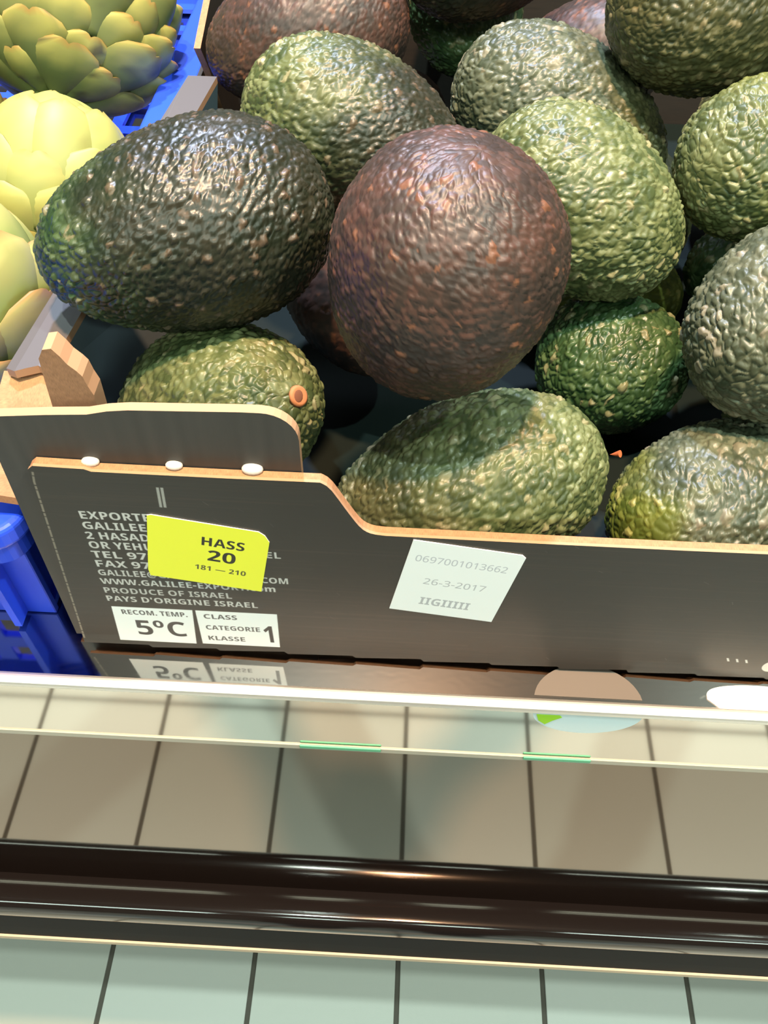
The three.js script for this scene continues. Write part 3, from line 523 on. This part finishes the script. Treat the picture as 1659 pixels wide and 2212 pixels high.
{
  const g = group('person', 'person in dark coat holding up a phone in the aisle before the case', 'person'); g.position.set(0.01, 0, 0.57);
  const cloth = std({ color: 0x24262b, roughness: 0.9 }), skin = std({ color: 0xb98a6e, roughness: 0.6 }), hair = std({ color: 0x2a1f18, roughness: 0.8 });
  const B = []; for (const s of [-1, 1]) B.push([s * 0.09, 0.9, 0, 0.09, s * 0.1, 0.5, -0.01, 0.065], [s * 0.1, 0.5, -0.01, 0.062, s * 0.11, 0.1, 0.01, 0.045], [s * 0.11, 0.045, 0.04, 0.042, s * 0.12, 0.04, -0.14, 0.038], [s * 0.17, 1.36, 0, 0.062, s * 0.245, 1.12, -0.17, 0.05], [s * 0.245, 1.12, -0.17, 0.05, s * 0.1, 1.235, -0.435, 0.034]);
  B.push([-0.06, 0.93, 0, 0.115, 0.06, 0.93, 0, 0.115], [-0.05, 1.1, 0, 0.105, 0.05, 1.1, 0, 0.105], [-0.09, 1.3, 0.005, 0.1, 0.09, 1.3, 0.005, 0.1], [0, 1.36, 0, 0.08, 0, 1.46, -0.01, 0.055]);
  mesh('body', fieldGeo(112, [0, 0.76, 0], 0.9, blend(B, 0.06)), cloth, g);
  const head = [[0, 1.58, -0.01, 0.083, 0, 1.63, 0.005, 0.088], [0, 1.54, -0.035, 0.055, 0, 1.6, -0.03, 0.07], [0, 1.44, 0, 0.052, 0, 1.54, 0, 0.05], [0, 1.595, -0.1, 0.008, 0, 1.57, -0.112, 0.014], [-0.085, 1.61, 0, 0.012, -0.088, 1.575, 0, 0.01], [0.085, 1.61, 0, 0.012, 0.088, 1.575, 0, 0.01]];
  const hd = mesh('head', fieldGeo(64, [0, 1.58, 0], 0.17, blend(head, 0.02)), skin, g);
  for (const s of [-1, 1]) mesh('eye', new THREE.SphereGeometry(0.011, 12, 8).translate(s * 0.032, 1.606, -0.088), std({ color: 0x30241c, roughness: 0.2 }), hd);
  mesh('mouth', new THREE.CapsuleGeometry(0.005, 0.036, 4, 8).rotateZ(Math.PI / 2).translate(0, 1.54, -0.088), std({ color: 0x8f4f46, roughness: 0.5 }), hd);
  mesh('hair', fieldGeo(48, [0, 1.63, 0.02], 0.16, (x, y, z) => Math.max(Math.hypot(x, (y - 1.63) * 0.98, (z - 0.012) * 0.95) - 0.101, -(y - 1.6) * 0.8 - (z + 0.03) * 1.0, 1.54 - y)), hair, g);
  for (const s of [-1, 1]) {
    // palm beside the phone, four fingers curled behind it and the thumb over its screen
    const at = (u, v, w) => [-0.007 + s * u - 0.047 * v + 0.018 * w, 1.29 + 0.623 * v + 0.782 * w, -0.523 - 0.781 * v + 0.623 * w];
    const bone = (a, ra, b, rb) => H.push([...at(...a), ra, ...at(...b), rb]), H = [];
    H.push([s * 0.1, 1.235, -0.435, 0.027, ...at(0.062, -0.035, 0.022), 0.024]);
    bone([0.06, -0.035, 0.02], 0.02, [0.052, 0.005, 0.01], 0.017); bone([0.054, -0.04, 0.012], 0.017, [0.05, -0.012, 0.002], 0.015);
    [[0.022, 0.0085, 0.05], [0.002, 0.009, 0.056], [-0.018, 0.0085, 0.052], [-0.036, 0.0075, 0.042]].forEach(([v, r, l]) => { bone([0.052, v, 0.006], r + 0.002, [0.046, v + 0.004, -0.016], r); bone([0.046, v + 0.004, -0.016], r, [0.052 - l, v + 0.006, -0.0135], r - 0.001); });
    bone([0.056, -0.03, 0.022], 0.012, [0.046, -0.002, 0.026], 0.0105); bone([0.046, -0.002, 0.026], 0.0105, [0.022, 0.014, 0.0165], 0.009);
    mesh('hand', fieldGeo(72, [s * 0.062, 1.265, -0.49], 0.105, blend(H, 0.006)), skin, g);
  }
}

{
  const g = group('phone', 'black phone held up by the person in the aisle', 'phone'); g.position.set(0.003, 1.29, 0.047); g.quaternion.copy(camera.quaternion);
  mesh('phone_body', new RoundedBoxGeometry(0.067, 0.138, 0.0073, 3, 0.0034), M.dark, g);
  mesh('screen', box(-0.0305, 0.0305, -0.055, 0.055, 0.0036, 0.0042), phys({ color: 0x0a0b0d, roughness: 0.08 }), g);
}
renderer.render(scene, camera);
